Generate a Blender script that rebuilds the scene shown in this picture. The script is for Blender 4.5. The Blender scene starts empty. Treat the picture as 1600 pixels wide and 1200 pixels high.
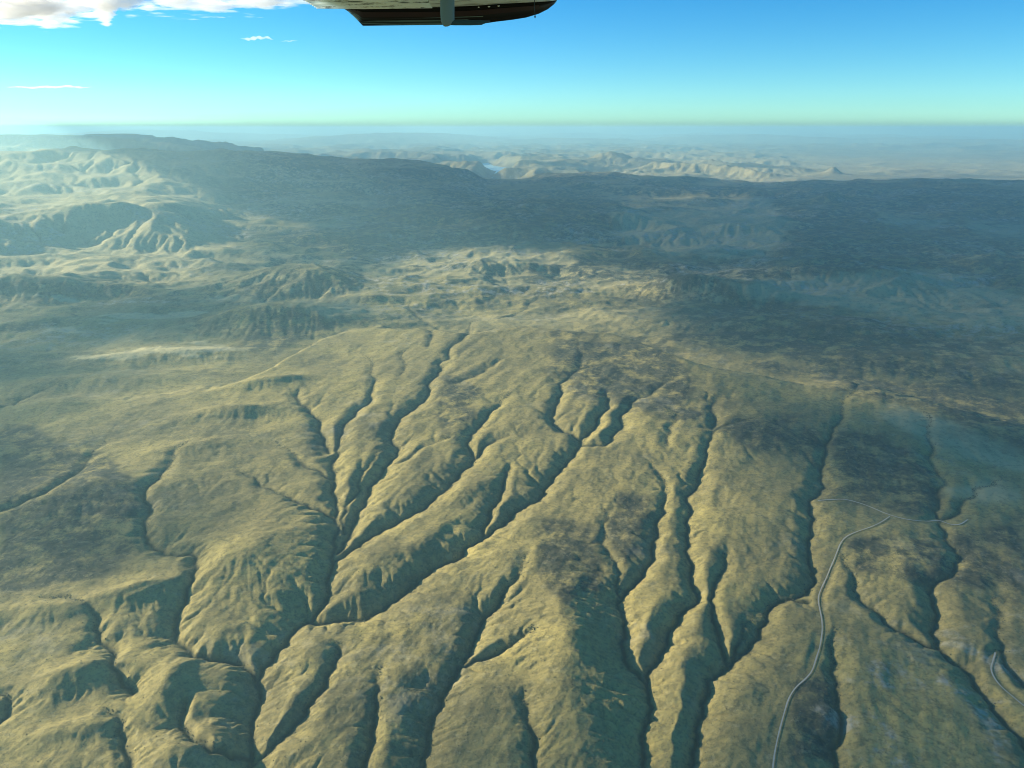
import bpy, bmesh, math, random
import numpy as np
from mathutils import Vector, Matrix

# ------------------------------------------------------------------ camera, sky, sun, exposure
sc = bpy.context.scene
COL = sc.collection
CAM_Z = 1400.0
PITCH = math.radians(18.42)
FPX = 1202.0                      # focal length in pixels of a 1600 x 1200 picture
SUN_AZ = math.radians(-70.0)      # clockwise from +Y (straight ahead)
SUN_EL = math.radians(17.5)
SUN_STRENGTH = 5.0
SKY_STRENGTH = 0.078
EXPOSURE = 1.08
HAZE_DENSITY = 3.0e-5
HAZE_COLOR = (0.50, 0.89, 1.0)
HAZE_ANISO = 0.30

cam_d = bpy.data.cameras.new('camera')
cam = bpy.data.objects.new('camera', cam_d)
COL.objects.link(cam)
cam.location = (0, 0, CAM_Z)
cam.rotation_euler = (math.pi / 2 - PITCH, 0, 0)
cam_d.sensor_fit = 'HORIZONTAL'
cam_d.sensor_width = 36.0
cam_d.lens = FPX / 1600.0 * 36.0
cam_d.clip_start = 0.05
cam_d.clip_end = 900000.0
sc.camera = cam

SUN_DIR = Vector((math.sin(SUN_AZ) * math.cos(SUN_EL), math.cos(SUN_AZ) * math.cos(SUN_EL), math.sin(SUN_EL)))
sun_d = bpy.data.lights.new('sun', 'SUN')
sun_d.energy = SUN_STRENGTH
sun_d.angle = math.radians(0.5)
sun_d.color = (1.0, 0.90, 0.68)
sun = bpy.data.objects.new('sun', sun_d)
COL.objects.link(sun)
sun.rotation_euler = (-SUN_DIR).to_track_quat('-Z', 'Y').to_euler()
sun.location = (-30, 10, CAM_Z + 40)

world = bpy.data.worlds.new('World')
sc.world = world
world.use_nodes = True
wn = world.node_tree.nodes
wl = world.node_tree.links
wn.clear()
w_out = wn.new('ShaderNodeOutputWorld')
w_bg = wn.new('ShaderNodeBackground')
w_sky = wn.new('ShaderNodeTexSky')
w_sky.sky_type = 'NISHITA'
w_sky.sun_disc = False
w_sky.sun_elevation = SUN_EL
w_sky.sun_rotation = SUN_AZ
w_sky.altitude = 2000.0
w_sky.air_density = 1.0
w_sky.dust_density = 0.12
w_sky.ozone_density = 3.0
w_hsv = wn.new('ShaderNodeHueSaturation')
w_hsv.inputs['Saturation'].default_value = 1.38
w_tint = wn.new('ShaderNodeMix')
w_tint.data_type = 'RGBA'
w_tint.blend_type = 'MULTIPLY'
w_tint.inputs['Factor'].default_value = 1.0
w_tint.inputs['B'].default_value = (0.60, 0.99, 1.05, 1)
wl.new(w_sky.outputs[0], w_hsv.inputs['Color'])
wl.new(w_hsv.outputs[0], w_tint.inputs['A'])
wl.new(w_tint.outputs['Result'], w_bg.inputs[0])
w_bg.inputs[1].default_value = SKY_STRENGTH
wl.new(w_bg.outputs[0], w_out.inputs[0])

vs = sc.view_settings
vs.view_transform = 'Standard'
vs.look = 'None'
vs.exposure = EXPOSURE
vs.gamma = 1.0
vs.use_curve_mapping = False
sc.render.engine = 'CYCLES'
sc.cycles.use_denoising = True
sc.cycles.filter_width = 1.05
sc.cycles.transparent_max_bounces = 48
sc.cycles.max_bounces = 6
sc.cycles.diffuse_bounces = 2
sc.cycles.volume_bounces = 2
sc.cycles.caustics_reflective = False
sc.cycles.caustics_refractive = False

# ------------------------------------------------------------------ small helpers
def tag(o, label=None, cat=None, group=None, kind=None):
    if label: o['label'] = label
    if cat: o['category'] = cat
    if group: o['group'] = group
    if kind: o['kind'] = kind
    return o

def link_mesh(name, verts, faces, mat=None, parent=None, smooth=True):
    me = bpy.data.meshes.new(name)
    me.from_pydata([tuple(v) for v in verts], [], faces)
    me.update()
    if smooth:
        me.polygons.foreach_set('use_smooth', [True] * len(me.polygons))
    if mat: me.materials.append(mat)
    o = bpy.data.objects.new(name, me)
    COL.objects.link(o)
    if parent: o.parent = parent
    return o

def grid_mesh(name, V, nr, nc, mat=None, wrap=False, keep=None):
    """V is (nr*nc, 3); quads between neighbouring rows and columns."""
    idx = np.arange(nr * nc).reshape(nr, nc)
    if wrap:
        idx = np.concatenate([idx, idx[:, :1]], axis=1)
    q = np.stack([idx[:-1, :-1], idx[:-1, 1:], idx[1:, 1:], idx[1:, :-1]], axis=-1).reshape(-1, 4)
    if keep is not None:
        q = q[keep.reshape(-1)]
        used = np.unique(q)
        remap = -np.ones(len(V), dtype=np.int64)
        remap[used] = np.arange(len(used))
        V = V[used]
        q = remap[q]
    return poly_mesh(name, V, q, mat)

def poly_mesh(name, V, q, mat=None):
    me = bpy.data.meshes.new(name)
    n = q.shape[0]
    k = q.shape[1]
    me.vertices.add(len(V))
    me.vertices.foreach_set('co', np.ascontiguousarray(V, dtype=np.float32).ravel())
    me.loops.add(n * k)
    me.loops.foreach_set('vertex_index', q.astype(np.int32).ravel())
    me.polygons.add(n)
    me.polygons.foreach_set('loop_start', np.arange(0, n * k, k, dtype=np.int32))
    me.polygons.foreach_set('use_smooth', np.ones(n, dtype=bool))
    me.update(calc_edges=True)
    if mat: me.materials.append(mat)
    o = bpy.data.objects.new(name, me)
    COL.objects.link(o)
    return o

rng = np.random.RandomState(7)
PERM = np.concatenate([rng.permutation(4096)] * 2).astype(np.int32)
GA = rng.rand(4096) * 2 * np.pi
GX = np.cos(GA).astype(np.float32); GY = np.sin(GA).astype(np.float32)

def perlin(x, y, seed=0):
    xi = np.floor(x).astype(np.int64); yi = np.floor(y).astype(np.int64)
    xf = (x - xi).astype(np.float32); yf = (y - yi).astype(np.float32)
    u = xf * xf * xf * (xf * (xf * 6 - 15) + 10)
    v = yf * yf * yf * (yf * (yf * 6 - 15) + 10)
    def g(ix, iy, fx, fy):
        h = PERM[(PERM[(ix + seed * 131) & 4095] + iy) & 4095]
        return GX[h] * fx + GY[h] * fy
    a = g(xi, yi, xf, yf); b = g(xi + 1, yi, xf - 1, yf)
    c = g(xi, yi + 1, xf, yf - 1); d = g(xi + 1, yi + 1, xf - 1, yf - 1)
    return ((a + u * (b - a)) + v * ((c + u * (d - c)) - (a + u * (b - a)))) * 1.5

def fbm(x, y, wl_, octv, seed=0, gain=0.5, ridged=False):
    s = np.zeros_like(x, dtype=np.float32); amp = 1.0; f = 1.0 / wl_
    for o in range(octv):
        n = perlin(x * f + 17.3 * o, y * f - 9.1 * o, seed + o)
        if ridged: n = 1.0 - 2.0 * np.abs(n)
        s += amp * n
        amp *= gain; f *= 2.03
    return s

def smooth(a, b, x):
    t = np.clip((x - a) / (b - a), 0, 1)
    return t * t * (3 - 2 * t)

CP, SP = math.cos(PITCH), math.sin(PITCH)
def pix_ray(u, v):
    x = (np.asarray(u, float) - 800) / FPX; yv = (600 - np.asarray(v, float)) / FPX
    return np.stack([x, CP + yv * SP, -SP + yv * CP], -1)

def to_pix(X, Y, Z):
    dz = Z - CAM_Z
    depth = Y * CP - dz * SP
    up = Y * SP + dz * CP
    d = np.where(depth > 1, depth, 1)
    return 800 + FPX * X / d, np.where(depth > 1, 600 - FPX * up / d, 5000)

# ------------------------------------------------------------------ the broad shape of the land
RIDGE_U = [-900, -300, 0, 120, 200, 270, 360, 450, 560, 640, 700, 735, 770, 810, 850, 900, 960, 1040, 1130, 1200, 1300, 1450, 1600, 2200]
RIDGE_V = [222, 232, 231, 229, 227, 229, 232, 235, 242, 248, 253, 262, 277, 277, 272, 269, 269, 273, 279, 282, 276, 268, 268, 268]
FARL_U = [-2200, -900, -300, 0, 100, 180, 260, 330, 420]
FARL_V = [212, 204, 201, 199, 202, 209, 219, 228, 240]

def vang(v):
    return PITCH + np.arctan((np.asarray(v, float) - 600) / FPX)

HILLS = [  # u, v, half-length m, half-width m, height, axis angle (deg, 0 = across the view)
    (490, 452, 420, 330, 95, -12), (800, 352, 2300, 1500, 150, 0), (1300, 275, 330, 280, 170, 0),
    (1070, 468, 420, 200, 60, -20), (1150, 455, 500, 170, 45, -10), (955, 262, 900, 500, 230, 0),
    (1290, 330, 330, 240, 110, 10), (1330, 325, 260, 200, 80, 10), (1170, 375, 600, 200, 50, 0),
    (1300, 450, 900, 350, 60, -15), (1120, 470, 600, 250, 55, -20), (1250, 520, 700, 240, 45, -18), (1450, 570, 800, 300, 60, -20),
    (430, 625, 190, 75, 42, 18), (370, 668, 190, 85, 42, 6), (40, 470, 700, 260, 80, 5), (440, 510, 600, 300, 90, 8),
    (260, 560, 500, 150, 55, 15), (130, 600, 500, 160, 45, 14), (560, 480, 350, 160, 50, 10),
    (390, 880, 150, 210, 40, -30), (205, 940, 150, 60, 30, 25), (125, 1062, 120, 60, 34, 22),
    (265, 1075, 60, 110, 26, 0), (290, 1180, 120, 80, 34, 20), (60, 965, 180, 60, 18, 8), (110, 1145, 120, 45, 18, 14),
    (120, 790, 330, 190, 40, 25), (300, 720, 170, 90, 22, 20), (120, 640, 420, 150, 32, 12),
    (880, 1010, 90, 330, 32, 0), (800, 900, 120, 160, 16, 0), (620, 880, 170, 70, 14, 45), (730, 790, 120, 60, 12, 45),
    (930, 720, 120, 60, 14, 30), (1230, 830, 200, 250, 16, 0), (1420, 900, 200, 260, 22, 0), (1180, 700, 230, 220, 20, 0),
    (1400, 700, 350, 330, 28, 0), (1330, 1080, 110, 200, 12, -10),
    (160, 385, 700, 160, 40, 10), (330, 410, 600, 160, 45, 10), (520, 350, 500, 220, 90, 15), (240, 425, 500, 130, 40, 8),
]

def base_land(X, Y, detail=True):
    R = np.sqrt(X * X + Y * Y)
    z = np.zeros_like(X)
    # the foreground upland: tilted towards the camera, ending in a back edge beyond which the land is lower
    z += 0.026 * np.clip(Y - 1200, -2000, 4200) * (1 - smooth(5200, 6500, Y))
    dz = np.interp(X, RIM[:, 0], RIM[:, 1]) - Y + 90 * np.sin(X / 260.0) + 50 * np.sin(X / 97.0 + 1)
    k = smooth(-520, 260, dz)
    z += 75 * k * np.exp(-((X - 250) / 1500) ** 2 - ((Y - 4100) / 1300) ** 2) + 34 * k * smooth(900, 0, dz) * np.exp(-((X - 150) / 1500) ** 2)
    z = z * (0.12 + 0.88 * k) - 45 * (1 - k) * (1 - smooth(6500, 9500, Y))
    # large hill block on the left, some 10 km out, its scarp towards the camera
    az = np.arctan2(X, np.maximum(Y, 1.0))
    U = 800 + FPX * np.tan(az) / CP * 0.97
    side = 1 - smooth(230, 420, U)
    front = 9100 + 350 * np.sin(U / 60.0) + 1.5 * np.clip(U - 100, 0, 400)
    z += 330 * side * smooth(front, front + 1700, R) * (1 - 0.75 * smooth(11500, 16500, R))
    # the dark skyline ridges
    zr = np.interp(U, RIDGE_U, 1400 - 18500 * np.tan(vang(RIDGE_V)))
    zr = np.maximum(zr, -30)
    wr = np.where(R < 18500, smooth(10500, 18500, R) ** 1.6, 1 - smooth(18500, 21500, R))
    z = z * (1 - wr) + (zr - 60 + 55 * fbm(X, Y, 2300, 4, 44, .55)) * wr
    zl = np.interp(U, FARL_U, 1400 - 33000 * np.tan(vang(FARL_V)))
    zl = np.clip(zl, 0, 1100) * (U < 420)
    wl_ = np.where(R < 33000, smooth(21000, 33000, R), 1 - smooth(33000, 40000, R))
    z = np.maximum(z, (zl - 60) * wl_)
    # far hills at the horizon
    z += 620 * smooth(45000, 85000, R) * (0.15 + 0.85 * np.clip(fbm(X, Y, 17000, 4, 40) + 0.25, 0, 1.3))
    z += 520 * np.exp(-((U - 250) / 120) ** 2 - ((R - 100000) / 12000) ** 2)
    z += 420 * np.exp(-((U - 560) / 150) ** 2 - ((R - 70000) / 9000) ** 2)
    z += 330 * np.exp(-((U - 1200) / 160) ** 2 - ((R - 80000) / 9000) ** 2)
    for (hx, hy, L, W, H, a) in HILL_XY:
        c, s = math.cos(math.radians(a)), math.sin(math.radians(a))
        dx, dy = X - hx, Y - hy
        p = (dx * c + dy * s) / L; q = (-dx * s + dy * c) / W
        e = p * p + q * q
        H = H * (1.6 if hy > 5200 else 1.0)
        z += H * np.exp(-e * 0.9)
    return z

RIM_PX = np.array([(-900, 650), (0, 622), (150, 602), (330, 590), (420, 562), (500, 522), (590, 499), (700, 505), (740, 505), (870, 512), (960, 523), (1040, 538), (1120, 560), (1200, 570), (1300, 585), (1450, 606), (1600, 645), (2300, 760)], float)
_d = pix_ray(RIM_PX[:, 0], RIM_PX[:, 1])
_t = np.full(len(RIM_PX), 4000.0)
for _ in range(20):
    _t = 0.5 * _t + 0.5 * (CAM_Z - (0.026 * (_t * _d[:, 1] - 1200) + 50)) / -_d[:, 2]
RIM = np.stack([_d[:, 0] * _t, _d[:, 1] * _t], 1)

HILL_XY = []
def hit(u, v, drop=0.0, land=None):
    """where the sight line through a photo pixel meets the land"""
    d = pix_ray(u, v)
    z = np.zeros(np.shape(u))
    for _ in range(12):
        t = (z - CAM_Z) / np.minimum(d[..., 2], -1e-4)
        X, Y = d[..., 0] * t, d[..., 1] * t
        z = 0.5 * z + 0.5 * ((base_land(X, Y) if land is None else land(X, Y)) - drop)
    return X, Y

hs = np.array([(h[0], h[1]) for h in HILLS], float)
d_ = pix_ray(hs[:, 0], hs[:, 1]); t_ = -CAM_Z / d_[:, 2]
_hx, _hy = d_[:, 0] * t_, d_[:, 1] * t_
HILL_XY = [(_hx[i], _hy[i]) + HILLS[i][2:] for i in range(len(HILLS))]

# ------------------------------------------------------------------ streams traced from the photograph: points, depth at head, depth at mouth, flank width factor
STREAMS = [
 ([(571,560),(580,582),(582,610),(576,632),(556,645),(535,672),(528,700),(522,722),(521,750),(524,780),(524,810),(521,850),(521,885),(514,925),(500,955),(475,980),(450,1005),(430,1028),(410,1050),(401,1070),(402,1110),(394,1160),(388,1210),(380,1300)], 14, 62, 1.5),
 ([(470,610),(469,635),(490,650),(500,662),(507,690),(515,712)], 18, 34, 1.5),
 ([(752,506),(735,510),(720,535),(702,562),(685,572),(690,580),(672,598),(664,625),(645,642),(625,655),(612,675),(610,688),(622,700),(618,718),(600,735),(575,765),(570,785),(557,805),(548,835),(527,870)], 16, 42, 1.6),
 ([(720,682),(690,690),(660,700),(640,718),(620,725)], 6, 16, 1.2),
 ([(798,616),(775,640),(760,655),(745,672),(734,690),(735,705),(742,718),(722,738),(705,757),(688,775),(675,786),(660,800),(640,812),(615,825),(592,838),(570,850),(545,868),(522,884)], 16, 44, 1.5),
 ([(800,680),(775,687),(755,700),(742,716)], 8, 20, 1.2),
 ([(908,520),(903,548),(908,568),(905,580),(885,595),(875,610),(872,630),(862,655),(864,663),(880,678),(895,683),(908,692),(903,705),(885,727),(870,745),(855,762),(840,787),(818,797),(800,808),(787,826),(768,838),(752,848),(728,860),(713,880),(690,888),(672,900),(655,912),(638,928),(618,945),(598,960),(572,973),(545,975),(515,980),(480,978)], 14, 62, 1.35),
 ([(944,571),(925,574),(908,578)], 6, 16, 1.0),
 ([(950,612),(950,630),(940,648),(932,665),(918,682),(908,694)], 16, 34, 1.3),
 ([(1060,588),(1035,604),(1010,622),(985,630),(978,645),(972,668),(955,685),(945,700),(925,700),(908,700)], 10, 34, 1.4),
 ([(798,728),(792,742),(786,768),(775,790),(765,806),(755,828),(750,848)], 14, 36, 1.4),
 ([(822,865),(818,880),(810,900),(795,915),(785,928),(779,945),(765,960),(748,985),(738,1010),(726,1040)], 6, 30, 1.3),
 ([(838,978),(815,995),(790,1012),(760,1028),(728,1042)], 6, 24, 1.3),
 ([(728,1040),(714,1052),(700,1078),(690,1096),(680,1120),(674,1142),(668,1175),(660,1210),(650,1300)], 30, 44, 1.5),
 ([(1018,722),(1032,745),(1041,772),(1036,790),(1029,812),(1028,840),(1020,868),(1005,895),(988,918),(973,932),(964,945),(972,960),(976,990),(976,1028),(984,1050),(1000,1065),(1011,1074)], 10, 48, 1.7),
 ([(940,795),(944,830),(955,870),(965,905),(968,928)], 5, 16, 1.3),
 ([(1205,650),(1180,656),(1150,662),(1125,668),(1112,680),(1102,705),(1099,730),(1092,755),(1078,775),(1080,800),(1074,825),(1074,850),(1078,880),(1078,905),(1084,925),(1091,938),(1082,952),(1060,968),(1044,992),(1030,1030),(1015,1052),(1011,1074),(1018,1112),(1006,1150),(1004,1180),(1010,1215),(1010,1300)], 10, 56, 1.6),
 ([(1115,620),(1112,645),(1112,672)], 12, 22, 2.0),
 ([(1140,862),(1133,880),(1122,905),(1114,925),(1113,955),(1116,975),(1124,1000),(1130,1025),(1137,1046)], 12, 34, 1.6),
 ([(1330,600),(1312,650),(1300,672),(1294,690),(1286,720),(1281,750),(1280,775),(1264,792),(1272,812),(1268,840),(1263,862),(1268,888),(1273,912),(1262,932),(1240,940),(1218,943),(1203,955),(1198,975),(1185,1002),(1165,1025),(1140,1044),(1122,1058),(1105,1070),(1100,1100),(1097,1125),(1090,1155),(1082,1180),(1078,1215),(1070,1300)], 18, 48, 1.7),
 ([(1270,945),(1235,938),(1215,945)], 30, 30, 1.2),
 ([(1180,960),(1160,985),(1150,1010),(1142,1040)], 10, 24, 1.3),
 ([(1420,630),(1448,670),(1458,700),(1462,735),(1469,765),(1466,790),(1466,815),(1476,845),(1490,860),(1498,880),(1490,893),(1465,910),(1452,928),(1460,950),(1462,970),(1455,990),(1463,1012),(1480,1030),(1505,1045),(1525,1075),(1540,1095),(1565,1128),(1585,1150),(1600,1175),(1640,1230)], 12, 34, 1.6),
 ([(1560,750),(1522,764),(1502,790),(1482,812),(1467,817)], 8, 20, 1.3),
 ([(1310,860),(1322,885),(1335,922),(1355,948),(1380,970),(1400,985),(1430,1000),(1462,1014)], 8, 22, 1.5),
 ([(1302,985),(1298,1020),(1298,1050),(1308,1085),(1315,1130),(1300,1170),(1305,1210),(1310,1300)], 12, 28, 1.8),
 ([(1550,930),(1560,970),(1565,1010),(1570,1040),(1600,1075)], 8, 18, 1.4),
 ([(295,690),(270,712),(253,740),(238,755),(224,772),(235,790),(232,805),(226,838),(240,858),(262,870),(298,868),(305,885),(303,905),(292,935),(278,960),(275,985),(282,1010),(300,1030),(330,1036),(380,1042),(400,1062)], 12, 42, 1.5),
 ([(375,735),(400,748),(430,770),(455,780),(480,790),(505,800),(522,808)], 8, 24, 1.5),
 ([(430,690),(460,712),(485,735),(515,750)], 6, 18, 1.4),
 ([(520,1000),(530,1020),(522,1045),(510,1070),(490,1095),(472,1122),(450,1148),(425,1172),(405,1188),(392,1192)], 14, 42, 1.6),
 ([(600,1040),(592,1075),(588,1100),(584,1130),(575,1180),(570,1300)], 8, 26, 1.6),
 ([(820,1080),(824,1110),(835,1150),(836,1210),(836,1300)], 10, 26, 1.8),
 ([(165,690),(148,705),(135,722),(118,742),(98,755),(70,772),(40,782),(0,800),(-80,830)], 10, 22, 1.4),
 ([(90,600),(30,628),(-40,650)], 10, 22, 1.4),
 ([(60,935),(110,934),(130,940),(146,955),(150,985),(165,1008),(175,1035),(190,1066),(210,1085)], 8, 24, 1.3),
 ([(165,1110),(183,1120),(186,1145),(192,1170),(200,1210),(200,1300)], 10, 24, 1.4),
 ([(290,1085),(288,1110),(286,1138),(300,1155),(330,1178),(360,1183),(388,1180)], 16, 34, 1.4),
 ([(0,1080),(15,1095),(10,1120),(-20,1140)], 12, 22, 1.4),
 ([(640,480),(690,520),(668,545)], 10, 14, 1.2),
 ([(790,560),(760,575),(740,590),(712,600)], 8, 16, 1.2),
 ([(842,470),(818,490),(800,500),(780,505)], 10, 16, 1.4),
 ([(1055,640),(1054,660),(1046,680),(1043,700)], 6, 10, 1.3),
 ([(640,545),(632,570),(622,590)], 8, 10, 1.2),
 ([(610,690),(585,720),(565,745),(540,790),(538,830)], 8, 22, 1.8),
 ([(920,560),(930,600)], 4, 6, 1.0),
]

# ------------------------------------------------------------------ the ground grid: rings round the camera, fine near, coarse far
NC = 900
TH = np.linspace(math.radians(-50), math.radians(50), NC)
rr = [1040.0]
while rr[-1] < 160000:
    q = np.interp(math.log(rr[-1]), np.log([1000, 2500, 6000, 15000, 40000, 160000]), [.0021, .0023, .0034, .0052, .0072, .022])
    rr.append(rr[-1] * (1 + q))
RR = np.array(rr)
NR = len(RR)
TT, RG = np.meshgrid(TH, RR)
X = RG * np.sin(TT); Y = RG * np.cos(TT)
LOG = np.log(RG)

H0 = base_land(X, Y)
# rolling noise, stronger in the badlands far off
near = 1 - smooth(5500, 8500, RG)
up_px, vp_px = to_pix(X, Y, H0)
bad = smooth(20500, 25000, RG) * (1 - .6 * smooth(55000, 75000, RG)) * (1 - 0.85 * smooth(1050, 1350, up_px) * (1 - smooth(45000, 60000, RG)))
amp_roll = 5 + 40 * smooth(4800, 9000, RG) * (1 - 0.5 * smooth(20000, 26000, RG))
wx = X + 60 * fbm(X, Y, 500, 3, 5); wy = Y + 60 * fbm(X, Y, 500, 3, 9)
H = H0 + amp_roll * fbm(wx, wy, 900, 6, 11) + 5.0 * fbm(wx, wy, 160, 4, 21) * near
H += (1 - near) * 42 * fbm(wx, wy, 2600, 4, 27, ridged=True) * (1 - bad)
leftrough = smooth(6000, 9500, RG) * (1 - smooth(18000, 24000, RG)) * (1 - smooth(300, 560, up_px))
H += leftrough * 44 * fbm(wx, wy, 1500, 5, 33, ridged=True)
midr = smooth(5200, 7000, RG) * (1 - smooth(15000, 19000, RG)) * (1 - .55 * smooth(430, 330, up_px) * smooth(440, 415, vp_px))
H += midr * 38 * fbm(wx / 1.5, wy, 1100, 6, 29, .55, ridged=True)
H += bad * 230 * (fbm(X + 500 * fbm(X, Y, 3000, 3, 49), Y, 5200, 7, 51, 0.62, ridged=True) - 0.2)
H = np.where(RG > 15000, np.minimum(H, 1180 + .15 * (H - 1180)), H)
H = H.astype(np.float64)

def wiggle(pts, n=2, k=0.10, seed=0):
    r = random.Random(seed)
    p = [np.array(a, float) for a in pts]
    for it in range(n):
        out = [p[0]]
        for a, b in zip(p[:-1], p[1:]):
            d = b - a
            out.append((a + b) / 2 + np.array([-d[1], d[0]]) * r.uniform(-k, k))
            out.append(b)
        p = out
    return np.array(p)

STREAM_XY = []
carve = np.zeros_like(H); chan = np.full_like(H, 1e9); chd = np.zeros_like(H)
for si, (pts, d0, d1, wf) in enumerate(STREAMS):
    pts = np.array(pts, float)
    xs, ys = hit(pts[:, 0], pts[:, 1], drop=np.linspace(d0, d1, len(pts)))
    P = wiggle(np.stack([xs, ys], 1), 2, 0.14, si)
    D = np.interp(np.linspace(0, 1, len(P)), [0, 0.07, 1], [0.5, d0 * .9, d1])
    STREAM_XY.append((P, D))
    W = 2.6 * wf * d1 + 60
    m = (X > P[:, 0].min() - 3 * W) & (X < P[:, 0].max() + 3 * W) & (Y > P[:, 1].min() - 3 * W) & (Y < P[:, 1].max() + 3 * W)
    ii = np.nonzero(m.ravel())[0]
    if len(ii) == 0: continue
    px, py = X.ravel()[ii], Y.ravel()[ii]
    best = np.full(len(ii), 1e9); bd = np.zeros(len(ii))
    for k in range(len(P) - 1):
        a, b = P[k], P[k + 1]; ab = b - a; L2 = (ab ** 2).sum() + 1e-9
        s = np.clip(((px - a[0]) * ab[0] + (py - a[1]) * ab[1]) / L2, 0, 1)
        dist = np.hypot(px - a[0] - s * ab[0], py - a[1] - s * ab[1])
        w = dist < best
        best[w] = dist[w]; bd[w] = (D[k] + s * (D[k + 1] - D[k]))[w]
    wv = (0.62 + .28 * perlin(px / 420., py / 420., 170 + si)) * wf * bd + 6
    jit = 1 + 0.45 * perlin(px / 150.0, py / 150.0, 70 + si) + .2 * perlin(px / 50., py / 50., 71 + si)
    c = .68 * bd * np.exp(-(best * jit / wv) ** 1.3) + np.minimum(6.0, bd * .3) * np.exp(-(best / 9.0) ** 2)
    cr = carve.ravel(); cr[ii] = np.maximum(cr[ii], c)
    ch = chan.ravel(); nb_ = best < ch[ii]; cd = chd.ravel(); cd[ii] = np.where(nb_, bd, cd[ii]); ch[ii] = np.minimum(ch[ii], best)
H -= carve

# ------------------------------------------------------------------ let running water cut side gullies (stream-power erosion on the grid)
DR = np.gradient(RR)[:, None] * np.ones((1, NC))
DT = RG * (TH[1] - TH[0])
AREA = DR * DT
N = NR * NC
IDX = np.arange(N).reshape(NR, NC)
SHIFT = [(-1, 0), (1, 0), (0, -1), (0, 1), (-1, -1), (-1, 1), (1, -1), (1, 1)]

def receivers(Hh):
    pad = np.pad(Hh, 1, constant_values=1e9)
    best = np.zeros_like(Hh); rec = IDX.copy()
    for di, dj in SHIFT:
        nb = pad[1 + di:NR + 1 + di, 1 + dj:NC + 1 + dj]
        dist = DR if dj == 0 else (DT if di == 0 else np.sqrt(DR ** 2 + DT ** 2))
        s = (Hh - nb) / dist
        w = s > best
        best[w] = s[w]
        rec[w] = (IDX + di * NC + dj)[w]
    return best, rec

def drainage(rec):
    A = AREA.ravel().copy(); R = rec.ravel().copy()
    for _ in range(11):
        root = R == np.arange(N)
        src = np.nonzero(~root)[0]
        A = A + np.bincount(R[src], weights=A[src], minlength=N)
        # a cell that drains into a root must stop adding from now on
        R2 = R[R]
        done = R2 == R
        R = np.where(done, np.arange(N), R2)
        if done.all(): break
    return A.reshape(NR, NC)

ITER = 34
KE = 0.042
for it in range(ITER):
    S, rec = receivers(H)
    if it % 3 == 0:
        A = drainage(rec)
    hr = H.ravel()[rec]
    cut = KE * np.minimum(A, 2.5e6) ** 0.40 * np.minimum(S, 0.8) * np.where(RG < 7000, 1.0, 1.6)
    Hn = np.maximum(H - cut, hr + 0.12 * np.maximum(H - hr, 0))
    pit = (rec == IDX)
    lap = np.zeros_like(H)
    lap[1:-1, 1:-1] = (Hn[1:-1, :-2] + Hn[1:-1, 2:] + Hn[:-2, 1:-1] + Hn[2:, 1:-1]) / 4 - Hn[1:-1, 1:-1]
    Dk = np.where(RG < 6500, 0.12, np.where(RG < 16000, 0.05, 0.015))
    H[1:-1, 1:-1] = (Hn + lap * np.where(pit, 0.9, Dk))[1:-1, 1:-1]
S, rec = receivers(H)
A = drainage(rec)

# inner channels cut by the streams, beds of rock that step the steeper slopes, long faint striations
nf = 1 - smooth(6000, 10000, RG)
H -= 5.5 * np.exp(-(chan / 8.0) ** 2) * nf * smooth(3, 22, chd)
Sg = np.hypot(np.gradient(H, axis=0) / DR, np.gradient(H, axis=1) / DT)
steep = smooth(.12, .45, Sg)
bed = perlin(H / 13.0 + .8 * fbm(X, Y, 220, 3, 61), X / 900. + Y / 1300., 62) + .5 * perlin(H / 5.0 + 1.2 * fbm(X, Y, 90, 3, 63), X / 500., 64)
H += 2.6 * steep * bed * nf
ax_, ay_ = X * -.41 + Y * -.91, X * .91 - Y * .41
H += 2.3 * fbm(ax_ / 6.0, ay_, 70, 4, 65, .5) * nf * smooth(-1800, -300, X)
H += 2.3 * fbm(X / 3.6, Y, 60, 4, 67, .5) * nf * (1 - smooth(-1500, -300, X))
H += 13 * fbm(X / 2.0, Y, 420, 5, 68, .6, ridged=True) * smooth(4300, 6000, RG) * (1 - smooth(12000, 18000, RG))
# fine ground unevenness
H += (0.75 * fbm(X, Y, 45, 4, 80) + 0.25 * fbm(X, Y, 9, 2, 85)) * (1 - smooth(4000, 8000, RG)) + .0

# ------------------------------------------------------------------ the lake basin far off
LAKE_Z = -40.0
lk = np.array([(742, 256), (762, 254), (772, 259), (800, 262), (806, 267), (790, 273), (768, 277), (775, 268), (752, 262)], float)
ld = pix_ray(lk[:, 0], lk[:, 1]); lt = (LAKE_Z - CAM_Z) / ld[:, 2]
LAKE = np.stack([ld[:, 0] * lt, ld[:, 1] * lt], 1)
LAKE = LAKE.mean(0) + (LAKE - LAKE.mean(0)) * .92

def poly_sd(px, py, poly):
    """signed distance to a polygon, positive inside"""
    inside = np.zeros(px.shape, bool); best = np.full(px.shape, 1e18)
    n = len(poly)
    for k in range(n):
        ax, ay = poly[k]; bx, by = poly[(k + 1) % n]
        cond = ((ay > py) != (by > py))
        with np.errstate(divide='ignore', invalid='ignore'):
            xc = (bx - ax) * (py - ay) / (by - ay + 1e-12) + ax
        inside ^= cond & (px < xc)
        dx, dy = bx - ax, by - ay
        s = np.clip(((px - ax) * dx + (py - ay) * dy) / (dx * dx + dy * dy + 1e-9), 0, 1)
        best = np.minimum(best, (px - ax - s * dx) ** 2 + (py - ay - s * dy) ** 2)
    d = np.sqrt(best)
    return np.where(inside, d, -d)

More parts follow.
